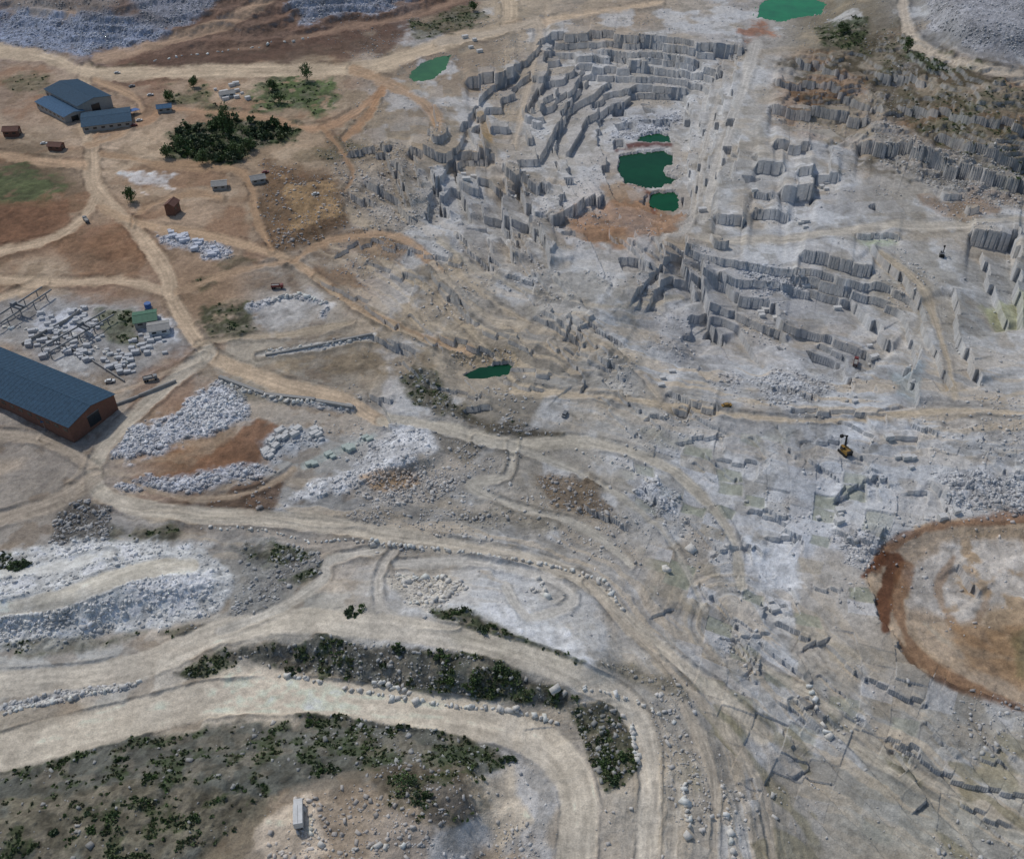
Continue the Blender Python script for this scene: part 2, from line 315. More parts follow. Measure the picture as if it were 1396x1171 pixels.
poly([(70,690),(110,672),(150,700),(150,735),(70,742)],(84,81,76),.9,rub=.6)
poly([(150,715),(250,722),(240,738),(150,735)],(62,62,48),.85,veg=.6)
poly([(305,738),(440,748),(440,780),(360,830),(320,850),(300,840),(335,790)],(122,121,117),.85,rub=.35)
poly([(310,742),(440,750),(410,772),(340,768)],(72,73,59),.8,veg=.6)
poly([(380,790),(440,768),(420,800)],(62,66,48),.85,veg=.7)
poly([(-60,760),(35,758),(38,775),(-60,800)],(52,58,40),.9,veg=1)
poly([(-60,770),(60,745),(180,735),(290,745),(332,790),(300,838),(200,858),(60,880),(-60,890)],(184,184,181),.9,rub=.3)
poly([(-60,830),(160,815),(150,850),(-60,882)],(184,183,179),.8,rub=.5)
poly([(170,790),(230,770),(300,790),(290,820),(190,815)],(194,195,195),.7,rub=.5)
line([(-60,835),(60,822),(180,780),(260,772)],22,(168,159,141),.75)
line([(-60,790),(60,775),(150,755)],12,(168,164,154),.5)
poly([(220,865),(260,850),(320,842),(310,855),(240,870)],(74,72,62),.85,rub=.2,veg=.3)
poly([(0,880),(60,872),(140,868),(200,860),(160,880),(40,892)],(96,94,82),.7,veg=.3)
poly([(610,822),(700,820),(800,880),(800,905),(700,860)],(186,186,185),.85)
poly([(530,790),(600,782),(640,800),(590,835),(545,820)],(168,161,148),.7,rub=.4)
poly([(240,918),(330,880),(430,868),(560,880),(700,902),(792,950),(770,972),(640,952),(470,932),(380,915),(330,898),(280,925)],(80,80,73),.95,veg=.7,rub=.12)
poly([(560,890),(760,930),(760,955),(640,945)],(64,68,48),.6,veg=.9,tex=.3)
poly([(592,835),(640,828),(700,866),(792,905),(792,916),(700,900),(610,868)],(56,62,40),.95,veg=.9)
poly([(770,965),(830,958),(865,1000),(862,1050),(830,1075),(800,1030)],(72,72,56),.92,veg=.7,rub=.25)
poly([(900,965),(960,1000),(975,1040),(950,1020)],(88,84,71),.8)
poly([(820,905),(960,935),(940,960),(870,930)],(90,85,70),.6,rub=.25)
poly([(-80,1062),(0,1050),(130,1010),(300,988),(420,980),(560,985),(640,1002),(692,1042),(640,1065),(500,1050),(380,1080),(330,1120),(200,1250),(-80,1300)],(88,89,82),.95,veg=.6,rub=.05)
poly([(-80,1100),(200,1060),(380,1090),(300,1250),(-80,1300)],(104,94,74),.5,tex=.3)
poly([(500,1040),(640,1045),(670,1100),(600,1130),(520,1090)],(78,68,53),.8,veg=.4)
poly([(370,1090),(500,1070),(600,1130),(560,1300),(350,1300)],(140,125,107),.7,rub=.15)
poly([(350,1130),(420,1085),(450,1150),(400,1200),(340,1200)],(178,164,146),.8)
poly([(640,1070),(700,1040),(720,1120),(680,1160)],(176,162,140),.7)
poly([(775,305),(850,270),(930,300),(900,328),(800,330)],(128,98,74),.75)
line([(842,205),(880,200),(915,201)],6,(84,46,40),.9,road=0,ruts=False,z=.3)
line([(845,255),(880,262),(892,290)],5,(102,66,52),.85,road=0,ruts=False)
line([(655,160),(668,200)],12,(150,124,84),.7,road=0)
poly([(830,190),(850,165),(930,155),(925,178),(860,192)],(160,162,166),.8,rub=.7,bump=.4)
poly([(1005,45),(1040,25),(1050,45),(1020,55)],(126,84,60),.8)
poly([(1115,35),(1185,25),(1180,60),(1125,66)],(54,62,38),.85,veg=.9)
poly([(1228,58),(1290,75),(1335,88),(1280,98),(1235,80)],(54,62,40),.9,veg=.9)
poly([(1170,60),(1230,20),(1230,120),(1396,120),(1500,200),(1396,260),(1250,180)],(80,74,57),.5,tex=.5,veg=.3)
poly([(1180,150),(1260,190),(1396,230),(1396,290),(1280,260),(1200,220)],(134,131,126),.5,rub=.35)
poly([(1250,270),(1310,262),(1380,285),(1300,292)],(108,84,60),.6)
poly([(1255,-30),(1450,-30),(1450,90),(1330,70),(1270,35)],(134,134,137),.85,rub=.4)
poly([(1340,415),(1396,410),(1420,445),(1360,445)],(134,136,98),.6,wob=8); poly([(1165,325),(1222,330),(1190,338)],(126,136,110),.7,wob=4)
poly([(1215,505),(1260,500),(1250,545),(1222,540)],(134,146,150),.6,wob=5)
poly([(1020,515),(1130,505),(1150,540),(1050,545)],(150,153,157),.6,rub=.6)
poly([(1010,370),(1080,370),(1100,395),(1040,400)],(148,151,156),.6,rub=.6)
poly([(1265,650),(1330,640),(1396,660),(1396,700),(1300,690)],(158,160,163),.6,rub=.5)
poly([(860,660),(930,670),(920,705),(880,700)],(160,162,165),.7,rub=.5)
poly([(1140,730),(1200,720),(1190,770),(1150,770)],(154,155,157),.6,rub=.4)
poly([(960,515),(1020,512),(1010,530),(970,530)],(154,156,159),.5,rub=.5)
poly([(620,480),(640,475),(690,480),(705,500),(640,500)],(130,116,94),.7,rub=.3)
poly([(900,390),(960,380),(1000,450),(1100,470),(1100,500),(900,500)],(155,154,153),.5)
poly([(1018,735),(1085,735),(1090,800),(1030,805)],(180,182,184),.7,wob=6)
poly([(1150,572),(1260,572),(1250,600),(1155,598)],(178,180,182),.6,wob=6)
poly(BAS,(148,128,104),.8,soft=4,wob=16)
poly([(1225,775),(1300,745),(1390,745),(1410,815),(1310,850),(1240,825)],(162,157,150),.85,soft=8,tex=.15)
line([(1440,700),(1330,712),(1260,722),(1205,750),(1195,775)],14,(118,86,62),.75,road=0,ruts=False,wob=18)
line([(1178,785),(1200,762),(1222,765),(1208,800),(1206,860)],14,(92,58,38),.92,road=0,ruts=False,wob=22)
line([(1235,775),(1225,830),(1250,890),(1300,925),(1396,965)],13,(118,86,60),.7,road=0,ruts=False,wob=24)
line([(1300,760),(1280,800),(1300,850),(1350,890)],8,(134,108,82),.6,road=0,ruts=False,wob=22)
line([(1340,750),(1350,800),(1330,850)],6,(138,114,90),.5,road=0,ruts=False,wob=20)
line([(1260,850),(1300,880),(1390,900)],6,(150,140,124),.7,road=0,ruts=False,wob=18)
line([(1225,870),(1260,918),(1340,948),(1400,972)],4,(82,60,44),.8,road=0,ruts=False)
poly([(1290,850),(1396,850),(1396,940),(1320,915)],(124,96,66),.6,tex=.6)
poly([(1375,865),(1410,850),(1410,930),(1388,920)],(98,94,64),.55)
for P,w,c in [([(118,95),(112,140),(125,200),(130,255),(185,315),(225,370),(235,410),(265,460),(300,492),(400,530),(470,546),(520,572)],20,ROAD),
 ([(-60,62),(60,78),(130,100),(300,97),(480,95),(540,82),(620,55),(690,35),(690,-20)],17,(174,156,132)),
 ([(690,35),(760,28),(900,5)],9,ROAD),([(480,95),(540,120),(590,150),(600,190)],11,(154,128,102)),([(600,60),(700,40),(735,35),(720,120),(700,200)],9,(158,145,128)),
 ([(130,270),(115,295),(60,330),(-60,350)],12,ROAD),([(-60,378),(60,385),(180,385),(235,405)],11,ROAD),([(-60,190),(20,215),(115,225)],11,(162,136,110)),
 ([(140,285),(200,308),(300,326),(400,358),(470,410),(560,455),(640,478)],13,(160,136,110)),([(395,360),(450,328),(540,322),(600,370)],10,(152,126,100)),
 ([(130,185),(200,165),(235,150),(350,160),(440,175),(520,130)],9,(152,122,96)),([(140,210),(230,225),(330,235),(350,300),(370,340)],8,(146,120,94)),
 ([(470,190),(500,160),(520,125)],8,(146,114,86)),([(-20,415),(60,385)],8,ROAD),([(120,200),(170,180),(190,140),(130,110)],8,(156,130,104)),([(180,310),(190,290),(250,265),(300,270)],6,(150,124,98)),
 ([(240,400),(320,370),(390,358)],7,(150,126,102)),([(270,470),(330,460),(400,455),(480,440)],7,(152,138,118)),([(440,175),(480,230),(470,260)],7,(140,112,86)),([(60,600),(100,560),(200,520),(280,485)],8,(150,134,116)),
 ([(285,480),(225,530),(160,590),(128,640),(150,680),(250,700),(400,710),(560,735),(700,757),(800,795),(870,860),(960,930),(1040,1000)],22,(163,154,139)),
 ([(-60,590),(60,600),(130,640)],16,(148,136,121)),([(-60,720),(60,690),(130,650)],20,(148,136,121)),([(170,655),(260,680),(350,668),(400,640)],7,(146,130,111)),
 ([(520,572),(600,582),(700,606),(800,602),(900,632),(960,680),(1000,740),(1010,800)],16,(162,154,139)),
 ([(350,485),(440,472),(510,460)],5,(172,168,160)),
 ([(700,606),(690,650),(640,660),(700,690),(800,720),(860,770)],10,(157,151,139)),
 ([(700,530),(850,545),(1000,566),(1150,572),(1300,560),(1440,565)],11,(161,147,126)),([(1200,350),(1260,400),(1290,480),(1300,545)],10,(157,144,124)),
 ([(1030,60),(1010,130),(975,230),(955,300)],15,(162,157,149)),([(955,325),(1100,322),(1230,310),(1440,298)],11,(158,150,137)),
 ([(1230,-20),(1240,45),(1300,82),(1440,112)],13,(164,152,136)),([(980,130),(960,200),(940,310),(900,330),(900,420)],8,(160,154,145)),
 ([(540,745),(515,790),(530,840),(620,850)],14,(162,156,146)),([(540,770),(640,765),(750,790),(780,820),(720,840),(690,800)],15,(168,163,154)),
 ([(-60,935),(100,925),(200,905),(300,862),(400,846),(500,852),(600,865),(700,888),(790,922),(860,965),(885,1050),(880,1220)],34,(174,165,150)),
 ([(300,862),(380,830),(440,790),(450,765),(520,748)],14,(164,158,147)),
 ([(-60,1045),(0,1025),(150,988),(280,955),(400,948),(500,958),(620,975),(700,995),(760,1030),(790,1090),(780,1220)],50,(184,173,155)),
 ([(800,795),(850,850),(930,930),(1000,1010),(1040,1090),(1060,1220)],10,(159,149,134)),([(930,960),(965,1030),(975,1100),(970,1220)],13,(159,149,134)),
 ([(1080,960),(1200,1040),(1300,1120),(1350,1220)],8,(157,149,134)),([(1000,880),(1120,960),(1260,1060),(1400,1140)],8,(157,149,135)),
 ([(600,330),(700,390),(820,420),(930,400)],7,(156,147,132)),([(560,380),(620,430),(700,520)],7,(154,141,121)),([(430,380),(500,430),(590,470)],7,(152,137,116)),([(650,600),(780,640),(900,720),(960,830)],8,(156,150,138)),
 ([(590,360),(650,430),(760,450),(860,500),(900,545)],7,(156,145,129)),([(620,350),(640,390),(720,440)],6,(152,139,120))]:
    line(P,w,c)
poly([(260,915),(330,905),(420,915),(480,935),(460,960),(300,960)],(188,176,158),.7)
line([(0,965),(90,948),(180,935)],7,(170,170,168),.8,road=0,rub=.6,ruts=False)
line([(365,485),(430,474),(510,458)],4,(174,172,168),.9,road=0,rub=.4,ruts=False,z=.5)
line([(415,635),(470,610),(510,592)],8,(150,156,152),.7,road=0,ruts=False)
line([(300,520),(380,545),(480,558)],5,(168,168,167),.8,road=0,rub=.5,ruts=False,z=.7)
poly([(310,525),(420,540),(400,555),(330,545)],(92,88,70),.6,veg=.3)
vn=fbm(X/4,Y/4,4,66); vb=fbm(X/16,Y/16,3,67)
tint(np.clip(VEGM*1.4,0,1)*sst(.5,.6,vn*.6+vb*.4),(56,68,38),.8); tint(np.clip(VEGM*1.2,0,1)*sst(.53,.66,fbm(X/5,Y/5,4,69)),(124,116,102),.6); tint(np.clip(VEGM*1.2,0,1)*sst(.53,.66,fbm(X/3,Y/3,4,83)),(58,54,44),.6)
# ------------------------------------------------ micro relief
rough=.9*(1-ROADM)*(1-.4*FZ)
zt+=NW*1.4*rough*(1-.85*BZ)+NF*.8*rough*(1-.7*BZ)
rb=fbm(X/1.8,Y/1.8,3,50); zt+=RUB*(rb-.5)*2.6
zt+=VEGM*NF*1.8
for (n,P,c),wz in zip(PONDS,WZ):
    sl=bb(P,30); sd=polysd(GU[sl],GV[sl],P)+NF[sl]*5+NW[sl]*6; z=zt[sl]
    z=np.where(sd>0,np.minimum(z,wz-.1-np.minimum(sd*.3,2)),z)
    z=np.where((sd<=0)&(sd>-7),np.clip(z,wz+.15,wz+1.5+(-sd)*.5),z); zt[sl]=z
C=np.clip(C,.012,.76)
# ------------------------------------------------ node helpers
def newmat(name):
    m=bpy.data.materials.new(name); m.use_nodes=True; nt=m.node_tree; b=nt.nodes["Principled BSDF"]; return m,nt,b
def N(nt,t,**k):
    n=nt.nodes.new(t)
    for a,v in k.items():
        if a in n.inputs.keys(): n.inputs[a].default_value=v
        else: setattr(n,a,v)
    return n
def mathn(nt,op,a,b=None,c=None):
    n=nt.nodes.new("ShaderNodeMath"); n.operation=op
    for i,x in enumerate((a,b,c)):
        if x is None: continue
        if isinstance(x,(int,float)): n.inputs[i].default_value=x
        else: nt.links.new(x,n.inputs[i])
    return n.outputs[0]
def mixc(nt,fac,a,b,bt='MIX'):
    n=nt.nodes.new("ShaderNodeMix"); n.data_type='RGBA'; n.blend_type=bt
    for i,x in ((0,fac),(6,a),(7,b)):
        if isinstance(x,(int,float)): n.inputs[i].default_value=x
        elif isinstance(x,tuple): n.inputs[i].default_value=x
        else: nt.links.new(x,n.inputs[i])
    return n.outputs[2]
def noise(nt,vec,scale,detail=4,rough=.6):
    n=nt.nodes.new("ShaderNodeTexNoise"); n.inputs["Scale"].default_value=scale;n.inputs["Detail"].default_value=detail;n.inputs["Roughness"].default_value=rough
    nt.links.new(vec,n.inputs["Vector"]); return n.outputs[0]
def mrange(nt,x,a,b,c,d):
    n=nt.nodes.new("ShaderNodeMapRange"); nt.links.new(x,n.inputs[0])
    for i,v in enumerate((a,b,c,d)): n.inputs[i+1].default_value=v
    return n.outputs[0]
gm,nt,B=newmat("quarry_ground")
tc=N(nt,"ShaderNodeTexCoord").outputs["Object"]
at=N(nt,"ShaderNodeAttribute",attribute_name="Col").outputs["Color"]
ms=N(nt,"ShaderNodeAttribute",attribute_name="Msk").outputs["Color"]
sep=N(nt,"ShaderNodeSeparateColor"); nt.links.new(ms,sep.inputs[0]); gR,gG,gB=sep.outputs
n1=noise(nt,tc,.55,6,.65); n2=noise(nt,tc,.12,6,.6); n3=noise(nt,tc,2.2,3,.6)
f=mathn(nt,'MULTIPLY',mrange(nt,n1,.25,.75,.72,1.28),mrange(nt,n2,.25,.75,.84,1.16))
f=mathn(nt,'MULTIPLY',f,mrange(nt,n3,.25,.75,.86,1.14))
vo=N(nt,"ShaderNodeTexVoronoi"); vo.inputs["Scale"].default_value=1.1; nt.links.new(tc,vo.inputs["Vector"])
vs=N(nt,"ShaderNodeSeparateColor"); nt.links.new(vo.outputs["Color"],vs.inputs[0])
gv=mrange(nt,vs.outputs[0],0,1,.62,1.28)
fg=N(nt,"ShaderNodeMix"); nt.links.new(gR,fg.inputs[0]); fg.inputs[2].default_value=1; nt.links.new(gv,fg.inputs[3])
f=mathn(nt,'MULTIPLY',f,fg.outputs[0])
vm=N(nt,"ShaderNodeVectorMath",operation='SCALE'); nt.links.new(at,vm.inputs[0]); nt.links.new(f,vm.inputs["Scale"])
geo=N(nt,"ShaderNodeNewGeometry"); sx=N(nt,"ShaderNodeSeparateXYZ"); nt.links.new(geo.outputs["True Normal"],sx.inputs[0])
wall=mrange(nt,sx.outputs[2],.3,.75,1,0)
mp=N(nt,"ShaderNodeMapping"); mp.inputs["Scale"].default_value=(1,1,.3); nt.links.new(tc,mp.inputs[0])
st=noise(nt,mp.outputs[0],.3,5,.65)
wc=mixc(nt,.5,vm.outputs[0],(.52,.53,.54,1)); 
wv=N(nt,"ShaderNodeVectorMath",operation='SCALE'); nt.links.new(wc,wv.inputs[0]); nt.links.new(mrange(nt,st,.3,.7,.74,1.14),wv.inputs["Scale"])
fin=mixc(nt,wall,vm.outputs[0],wv.outputs[0]); nt.links.new(fin,B.inputs["Base Color"])
nt.links.new(mrange(nt,gB,0,1,.9,.25),B.inputs["Roughness"])
B.inputs["Specular IOR Level"].default_value=.25
hb=mathn(nt,'ADD',mathn(nt,'MULTIPLY',n1,1.2),mathn(nt,'MULTIPLY',n3,.35))
hb=mathn(nt,'ADD',hb,mathn(nt,'MULTIPLY',mathn(nt,'MULTIPLY',vs.outputs[0],gR),.5))
hb=mathn(nt,'MULTIPLY',hb,mathn(nt,'MULTIPLY',mrange(nt,gB,0,1,1,.1),mrange(nt,gG,0,1,1,.55)))
bp=N(nt,"ShaderNodeBump",Strength=.55,Distance=.7); nt.links.new(hb,bp.inputs["Height"]); nt.links.new(bp.outputs[0],B.inputs["Normal"])
def qmesh(name,verts,quads,mat,col=None,msk=None):
    me=bpy.data.meshes.new(name); nv=len(verts);nf=len(quads);k=quads.shape[1]
    me.vertices.add(nv); me.vertices.foreach_set("co",np.ascontiguousarray(verts,dtype=np.float32).ravel())
    me.loops.add(nf*k); me.loops.foreach_set("vertex_index",np.ascontiguousarray(quads,dtype=np.int32).ravel())
    me.polygons.add(nf); me.polygons.foreach_set("loop_start",np.arange(0,nf*k,k,dtype=np.int32))
    try: me.polygons.foreach_set("loop_total",np.full(nf,k,dtype=np.int32))
    except Exception: pass
    me.update(calc_edges=True)
    for nm,a in (("Col",col),("Msk",msk)):
        if a is None: continue
        t=me.color_attributes.new(nm,'FLOAT_COLOR','POINT'); d=np.ones((nv,4),np.float32); d[:,:3]=a; t.data.foreach_set("color",d.ravel())
    me.materials.append(mat); o=bpy.data.objects.new(name,me); scene.collection.objects.link(o); return o
nr,nc=GU.shape; idx=np.arange(nr*nc).reshape(nr,nc)
quads=np.stack([idx[1:,:-1],idx[1:,1:],idx[:-1,1:],idx[:-1,:-1]],-1).reshape(-1,4)
Msk=np.stack([np.clip(RUB*1.3+VEGM*.4,0,1),ROADM,WET],-1).reshape(-1,3)
qmesh("quarry_terrain",np.stack([X,Y,zt],-1).reshape(-1,3),quads,gm,C.reshape(-1,3),Msk)
def at3(u,v):
    i=min(np.searchsorted(V,v),nr-1); j=min(np.searchsorted(U,u),nc-1); return Vector((X[i,j],Y[i,j],zt[i,j]))
for (n,P,c),wz in zip(PONDS,WZ):
    m,nt,B=newmat("pond_water"); tc=N(nt,"ShaderNodeTexCoord").outputs["Object"]
    a=alb(c)*1.0; nn=noise(nt,tc,.05,3); 
    nt.links.new(mixc(nt,mrange(nt,nn,.35,.65,0,1),(a[0]*.8,a[1]*.8,a[2]*.8,1),(a[0]*1.3,a[1]*1.15,a[2]*1.1,1)),B.inputs["Base Color"])
    B.inputs["Roughness"].default_value=.15; B.inputs["Specular IOR Level"].default_value=.1
    bp=N(nt,"ShaderNodeBump",Strength=.15,Distance=.05); nt.links.new(noise(nt,tc,1.5,2),bp.inputs["Height"]); nt.links.new(bp.outputs[0],B.inputs["Normal"])
    cx=np.mean([p[0] for p in P]);cy=np.mean([p[1] for p in P])
    bm=bmesh.new(); vs_=[]
    for p in P:
        q=(cx+(p[0]-cx)*1.15,cy+(p[1]-cy)*1.15); x,y=ground(q[0],q[1],wz); vs_.append(bm.verts.new((x,y,wz)))
    f_=bm.faces.new(vs_); f_.normal_update()
    if f_.normal.z<0: f_.normal_flip()
    me=bpy.data.meshes.new(n); bm.to_mesh(me); me.materials.append(m); o=bpy.data.objects.new(n,me); scene.collection.objects.link(o)
# ------------------------------------------------ rocks
rm,nt,B=newmat("marble_rock"); tc=N(nt,"ShaderNodeTexCoord").outputs["Object"]
at=N(nt,"ShaderNodeAttribute",attribute_name="Col").outputs["Color"]; nn=noise(nt,tc,1.5,4)
v=N(nt,"ShaderNodeVectorMath",operation='SCALE'); nt.links.new(at,v.inputs[0]); nt.links.new(mrange(nt,nn,.3,.7,.8,1.15),v.inputs["Scale"]); nt.links.new(v.outputs[0],B.inputs["Base Color"]); B.inputs["Roughness"].default_value=.85
def rocks(name,Pt,size,col,flat=.6):
    n=len(Pt); cube=np.array([[x,y,z] for z in (-1,1) for y in (-1,1) for x in (-1,1)],float)*.5
    v=cube[None]+rng.uniform(-.2,.2,(n,8,3)); v[:,4:,:2]*=rng.uniform(.4,1.0,(n,1,1))
    sc=size[:,None]*np.stack([rng.uniform(.9,1.6,n),rng.uniform(.6,1.1,n),rng.uniform(.4,.9,n)*flat/.7],-1); v*=sc[:,None]
    a=rng.uniform(0,6.28,n);ca,sa=np.cos(a)[:,None],np.sin(a)[:,None]; tl=rng.uniform(-.4,.4,n)[:,None]
    x,y,z=v[...,0],v[...,1],v[...,2]; y,z=y*np.cos(tl)-z*np.sin(tl),y*np.sin(tl)+z*np.cos(tl)
    x,y=x*ca-y*sa,x*sa+y*ca; v=np.stack([x,y,z],-1)+Pt[:,None]; v[...,2]+=(sc[:,2]*.2)[:,None]
    q=np.array([[0,2,3,1],[4,5,7,6],[0,1,5,4],[1,3,7,5],[3,2,6,7],[2,0,4,6]])
    Q=(q[None]+np.arange(n)[:,None,None]*8).reshape(-1,4)
    return qmesh(name,v.reshape(-1,3),Q,rm,np.repeat(col,8,0))
dep=(Y*cp+(H-Z0)*sp); area=(dep[110:-45,50:-50]/400)**1.2
def pick(mask,n):
    sub=mask[110:-45,50:-50]; w=(sub*area).ravel(); cs=np.cumsum(w); k=np.searchsorted(cs,rng.random(n)*cs[-1]); 
    i,j=np.unravel_index(np.minimum(k,w.size-1),sub.shape); return i+110,j+50
def scatter(name,mask,n,s0,s1,tintw=.5):
    i,j=pick(mask,n); P=np.stack([X[i,j],Y[i,j],zt[i,j]],-1); P[:,:2]+=rng.uniform(-.3,.3,(n,2))
    s=s0*(s1/s0)**(rng.random(n)**2.5)
    w=alb((188,187,185)); col=C[i,j]*(1-tintw)+w*tintw; col=col*rng.uniform(.7,1.12,(n,1)); rocks(name,P,s,np.clip(col,0,.78))
scatter("marble_rubble",(RUB**1.5+1e-6)*np.clip(fbm(X/8,Y/8,3,72)*2-.4,.1,1),34000,.3,1.6,.4)
pm=fbm(X/25,Y/25,4,70); inb=sst(-5,5,polysd(GU,GV,BAS)); loose=(sst(.5,.7,pm)*(1-.8*VEGM)+.03)*(1-ROADM)*sst(420,520,GU)*(1-.4*FZ)*(1-.9*inb)
scatter("loose_stones",loose,15000,.35,1.3,.5)
def row(name,P,n,s0,s1,spread=3.):
    L=[0]
    for a,b in zip(P[:-1],P[1:]): L.append(L[-1]+math.hypot(b[0]-a[0],b[1]-a[1]))
    pts=[]
    for k in range(n):
        t=L[-1]*(k+random.random()*1.6)/n; t=min(t,L[-1])
        for q in range(len(P)-1):
            if L[q]<=t<=L[q+1]: break
        w=(t-L[q])/(L[q+1]-L[q]); pts.append(at3(P[q][0]+(P[q+1][0]-P[q][0])*w+random.gauss(0,spread*.4),P[q][1]+(P[q+1][1]-P[q][1])*w+random.gauss(0,spread*.4)))
    P3=np.array(pts); s=s0+(s1-s0)*rng.random(n)**1.7; col=alb((186,182,174))*rng.uniform(.8,1.12,(n,1)); rocks(name,P3,s,np.clip(col,0,.75),.8)
for P,n,a,b in [([(500,742),(600,748),(700,762),(780,778),(825,795),(850,835)],75,.8,1.9),([(470,938),(540,950),(620,962),(700,968),(760,985)],60,.8,2.),
 ([(0,972),(60,958),(120,945),(190,932)],45,.8,1.9),([(510,930),(560,942)],9,1.3,2.4),([(860,985),(868,1040)],14,1,1.8),([(790,935),(860,952),(920,985)],22,.8,1.5),
 ([(545,800),(560,790),(600,785),(622,800),(600,820),(560,822)],40,.9,2.2),([(720,800),(745,812),(735,790)],14,1,2.),([(930,1060),(940,1140)],14,1,2.2),
 ([(375,918),(440,930)],10,1,1.8),([(990,1100),(1000,1171)],8,1,2.2),([(420,1110),(440,1160),(560,1150)],14,.8,1.6),([(360,480),(430,473),(505,460)],40,.8,1.6),
 ([(300,522),(400,548),(480,556)],45,1.,1.9),([(370,410),(410,403),(445,414)],30,1.2,2.2),([(200,85),(300,70),(420,52)],24,1.,2),([(0,445),(100,455),(180,500)],30,1,2),
 ([(1095,925),(1130,1005)],8,1.3,2.6),([(905,775),(915,778)],2,2.,2.6),([(757,941),(759,942)],1,2.5,2.6),([(940,748),(942,749)],1,2.6,2.8),([(270,718),(350,722),(420,735),(540,740)],40,.6,1.3),([(780,612),(860,640),(900,670)],20,.6,1.3)]:
    row("marble_boulder_row",P,n,a,b)
def blocks(name,P,n,s0,s1,ang=.2,sp_=6,col=(174,172,168)):
    bm=bmesh.new()
    for k in range(n):
        u,v=random.choice(P); p=at3(u+random.uniform(-sp_,sp_),v+random.uniform(-sp_,sp_))
        s=random.uniform(s0,s1); M=Matrix.Translation(p+Vector((0,0,s*.35)))@Matrix.Rotation(ang+random.gauss(0,.12),4,'Z')@Matrix.Diagonal((s*random.uniform(1.2,1.8),s,s*random.uniform(.7,1),1))
        bmesh.ops.create_cube(bm,size=1,matrix=M)
    bmesh.ops.bevel(bm,geom=bm.edges[:],offset=.06,segments=1,affect='EDGES')
    me=bpy.data.meshes.new(name); bm.to_mesh(me); bm.free(); t=me.color_attributes.new("Col",'FLOAT_COLOR','POINT'); d=np.ones((len(me.vertices),4),np.float32); d[:,:3]=alb(col); t.data.foreach_set("color",d.ravel())
    me.materials.append(rm); o=bpy.data.objects.new(name,me); scene.collection.objects.link(o)
blocks("sawn_block_yard",[(60,440),(85,450),(100,470),(120,480),(150,490),(70,475),(170,495),(130,450),(190,470),(215,470),(110,432),(50,460)],150,1.1,2.2,.3,13,(162,162,162))
blocks("sawn_block_row",[(250,325),(270,335),(290,343),(235,320)],40,1.2,2.2,.3,6,(172,174,180))
blocks("sawn_block_row",[(320,120),(300,130),(330,128),(640,60),(660,70)],16,1.5,3.,.5,8)
blocks("sawn_block_row",[(365,620),(372,605),(385,595),(405,590),(430,590)],26,1.4,2.4,.9,5)
blocks("sawn_block_row",[(425,632),(450,622),(475,610),(500,596)],14,1.5,2.4,.6,4,(150,158,150))
blocks("sawn_block_row",[(1100,380),(1050,420),(1150,410),(970,300),(1090,300),(1040,250),(1120,255),(700,250),(640,250)],20,1.8,3,.1,14)
blocks("sawn_block_row",[(1200,480),(1250,640),(1060,830),(1130,700),(1150,540),(900,520),(1290,690),(1210,610)],24,1.2,2.4,.3,18)
# ------------------------------------------------ foliage
fm,nt,B=newmat("foliage"); at=N(nt,"ShaderNodeAttribute",attribute_name="Col").outputs["Color"]; nt.links.new(at,B.inputs["Base Color"]); B.inputs["Roughness"].default_value=.7
bk,nt,B=newmat("bark"); B.inputs["Base Color"].default_value=(.06,.045,.03,1); B.inputs["Roughness"].default_value=.9
def crown(center,rx,rz,n,ls,col):
    nc_=max(5,n//26); cc=rng.normal(0,1,(nc_,3)); cc/=np.linalg.norm(cc,axis=1)[:,None]; cc*=rng.uniform(.35,.95,(nc_,1)); cc*=np.array([rx,rx,rz])
    k=rng.integers(0,nc_,n); p=cc[k]+rng.normal(0,1,(n,3))*np.array([rx,rx,rz])*.2+np.array(center)
    a=rng.normal(0,1,(n,3));a/=np.linalg.norm(a,axis=1)[:,None]; b=rng.normal(0,1,(n,3)); b-= (a*b).sum(1)[:,None]*a; b/=np.linalg.norm(b,axis=1)[:,None]
    s=ls*rng.uniform(.6,1.3,(n,1)); v=np.stack([p-a*s-b*s*.6,p+a*s-b*s*.6,p+a*s*.7+b*s*.6,p-a*s*.7+b*s*.6],1)
    shade=rng.uniform(.6,1.4,nc_)[k]*rng.uniform(.8,1.2,n); c=np.array(col)[None]*shade[:,None]
    return v.reshape(-1,3),np.repeat(c,4,0)
GRN=(.075,.12,.035);GR2=(.10,.13,.05);GR3=(.055,.085,.035)
def leafobj(name,VC):
    v=np.concatenate([a for a,b in VC]); c=np.concatenate([b for a,b in VC]); return qmesh(name,v,np.arange(len(v)).reshape(-1,4),fm,c)
def limb(bm,a,b,r0,r1):
    a,b=Vector(a),Vector(b); d=b-a; M=Matrix.Translation((a+b)/2)@d.to_track_quat('Z','Y').to_matrix().to_4x4()
    bmesh.ops.create_cone(bm,cap_ends=True,segments=7,radius1=r0,radius2=r1,depth=d.length,matrix=M)
def tree(u,v,h,w,col=GRN,n=700,name="broadleaf_tree"):
    p=at3(u,v); e=bpy.data.objects.new(name,None); e.location=p; scene.collection.objects.link(e)
    bm=bmesh.new(); limb(bm,(0,0,-.5),(0,0,h*.6),h*.03,h*.014)
    for k in range(6):
        a=k*1.05+random.random(); limb(bm,(0,0,h*(.2+.06*k)),(math.cos(a)*w*.4,math.sin(a)*w*.4,h*(.4+.07*k)),h*.012,h*.004)
    me=bpy.data.meshes.new("trunk"); bm.to_mesh(me); me.materials.append(bk); t=bpy.data.objects.new("trunk",me); scene.collection.objects.link(t); t.parent=e
    o=leafobj("crown",[crown((0,0,h*.55),w*.5,h*.44,n,.42,col)]); o.parent=e
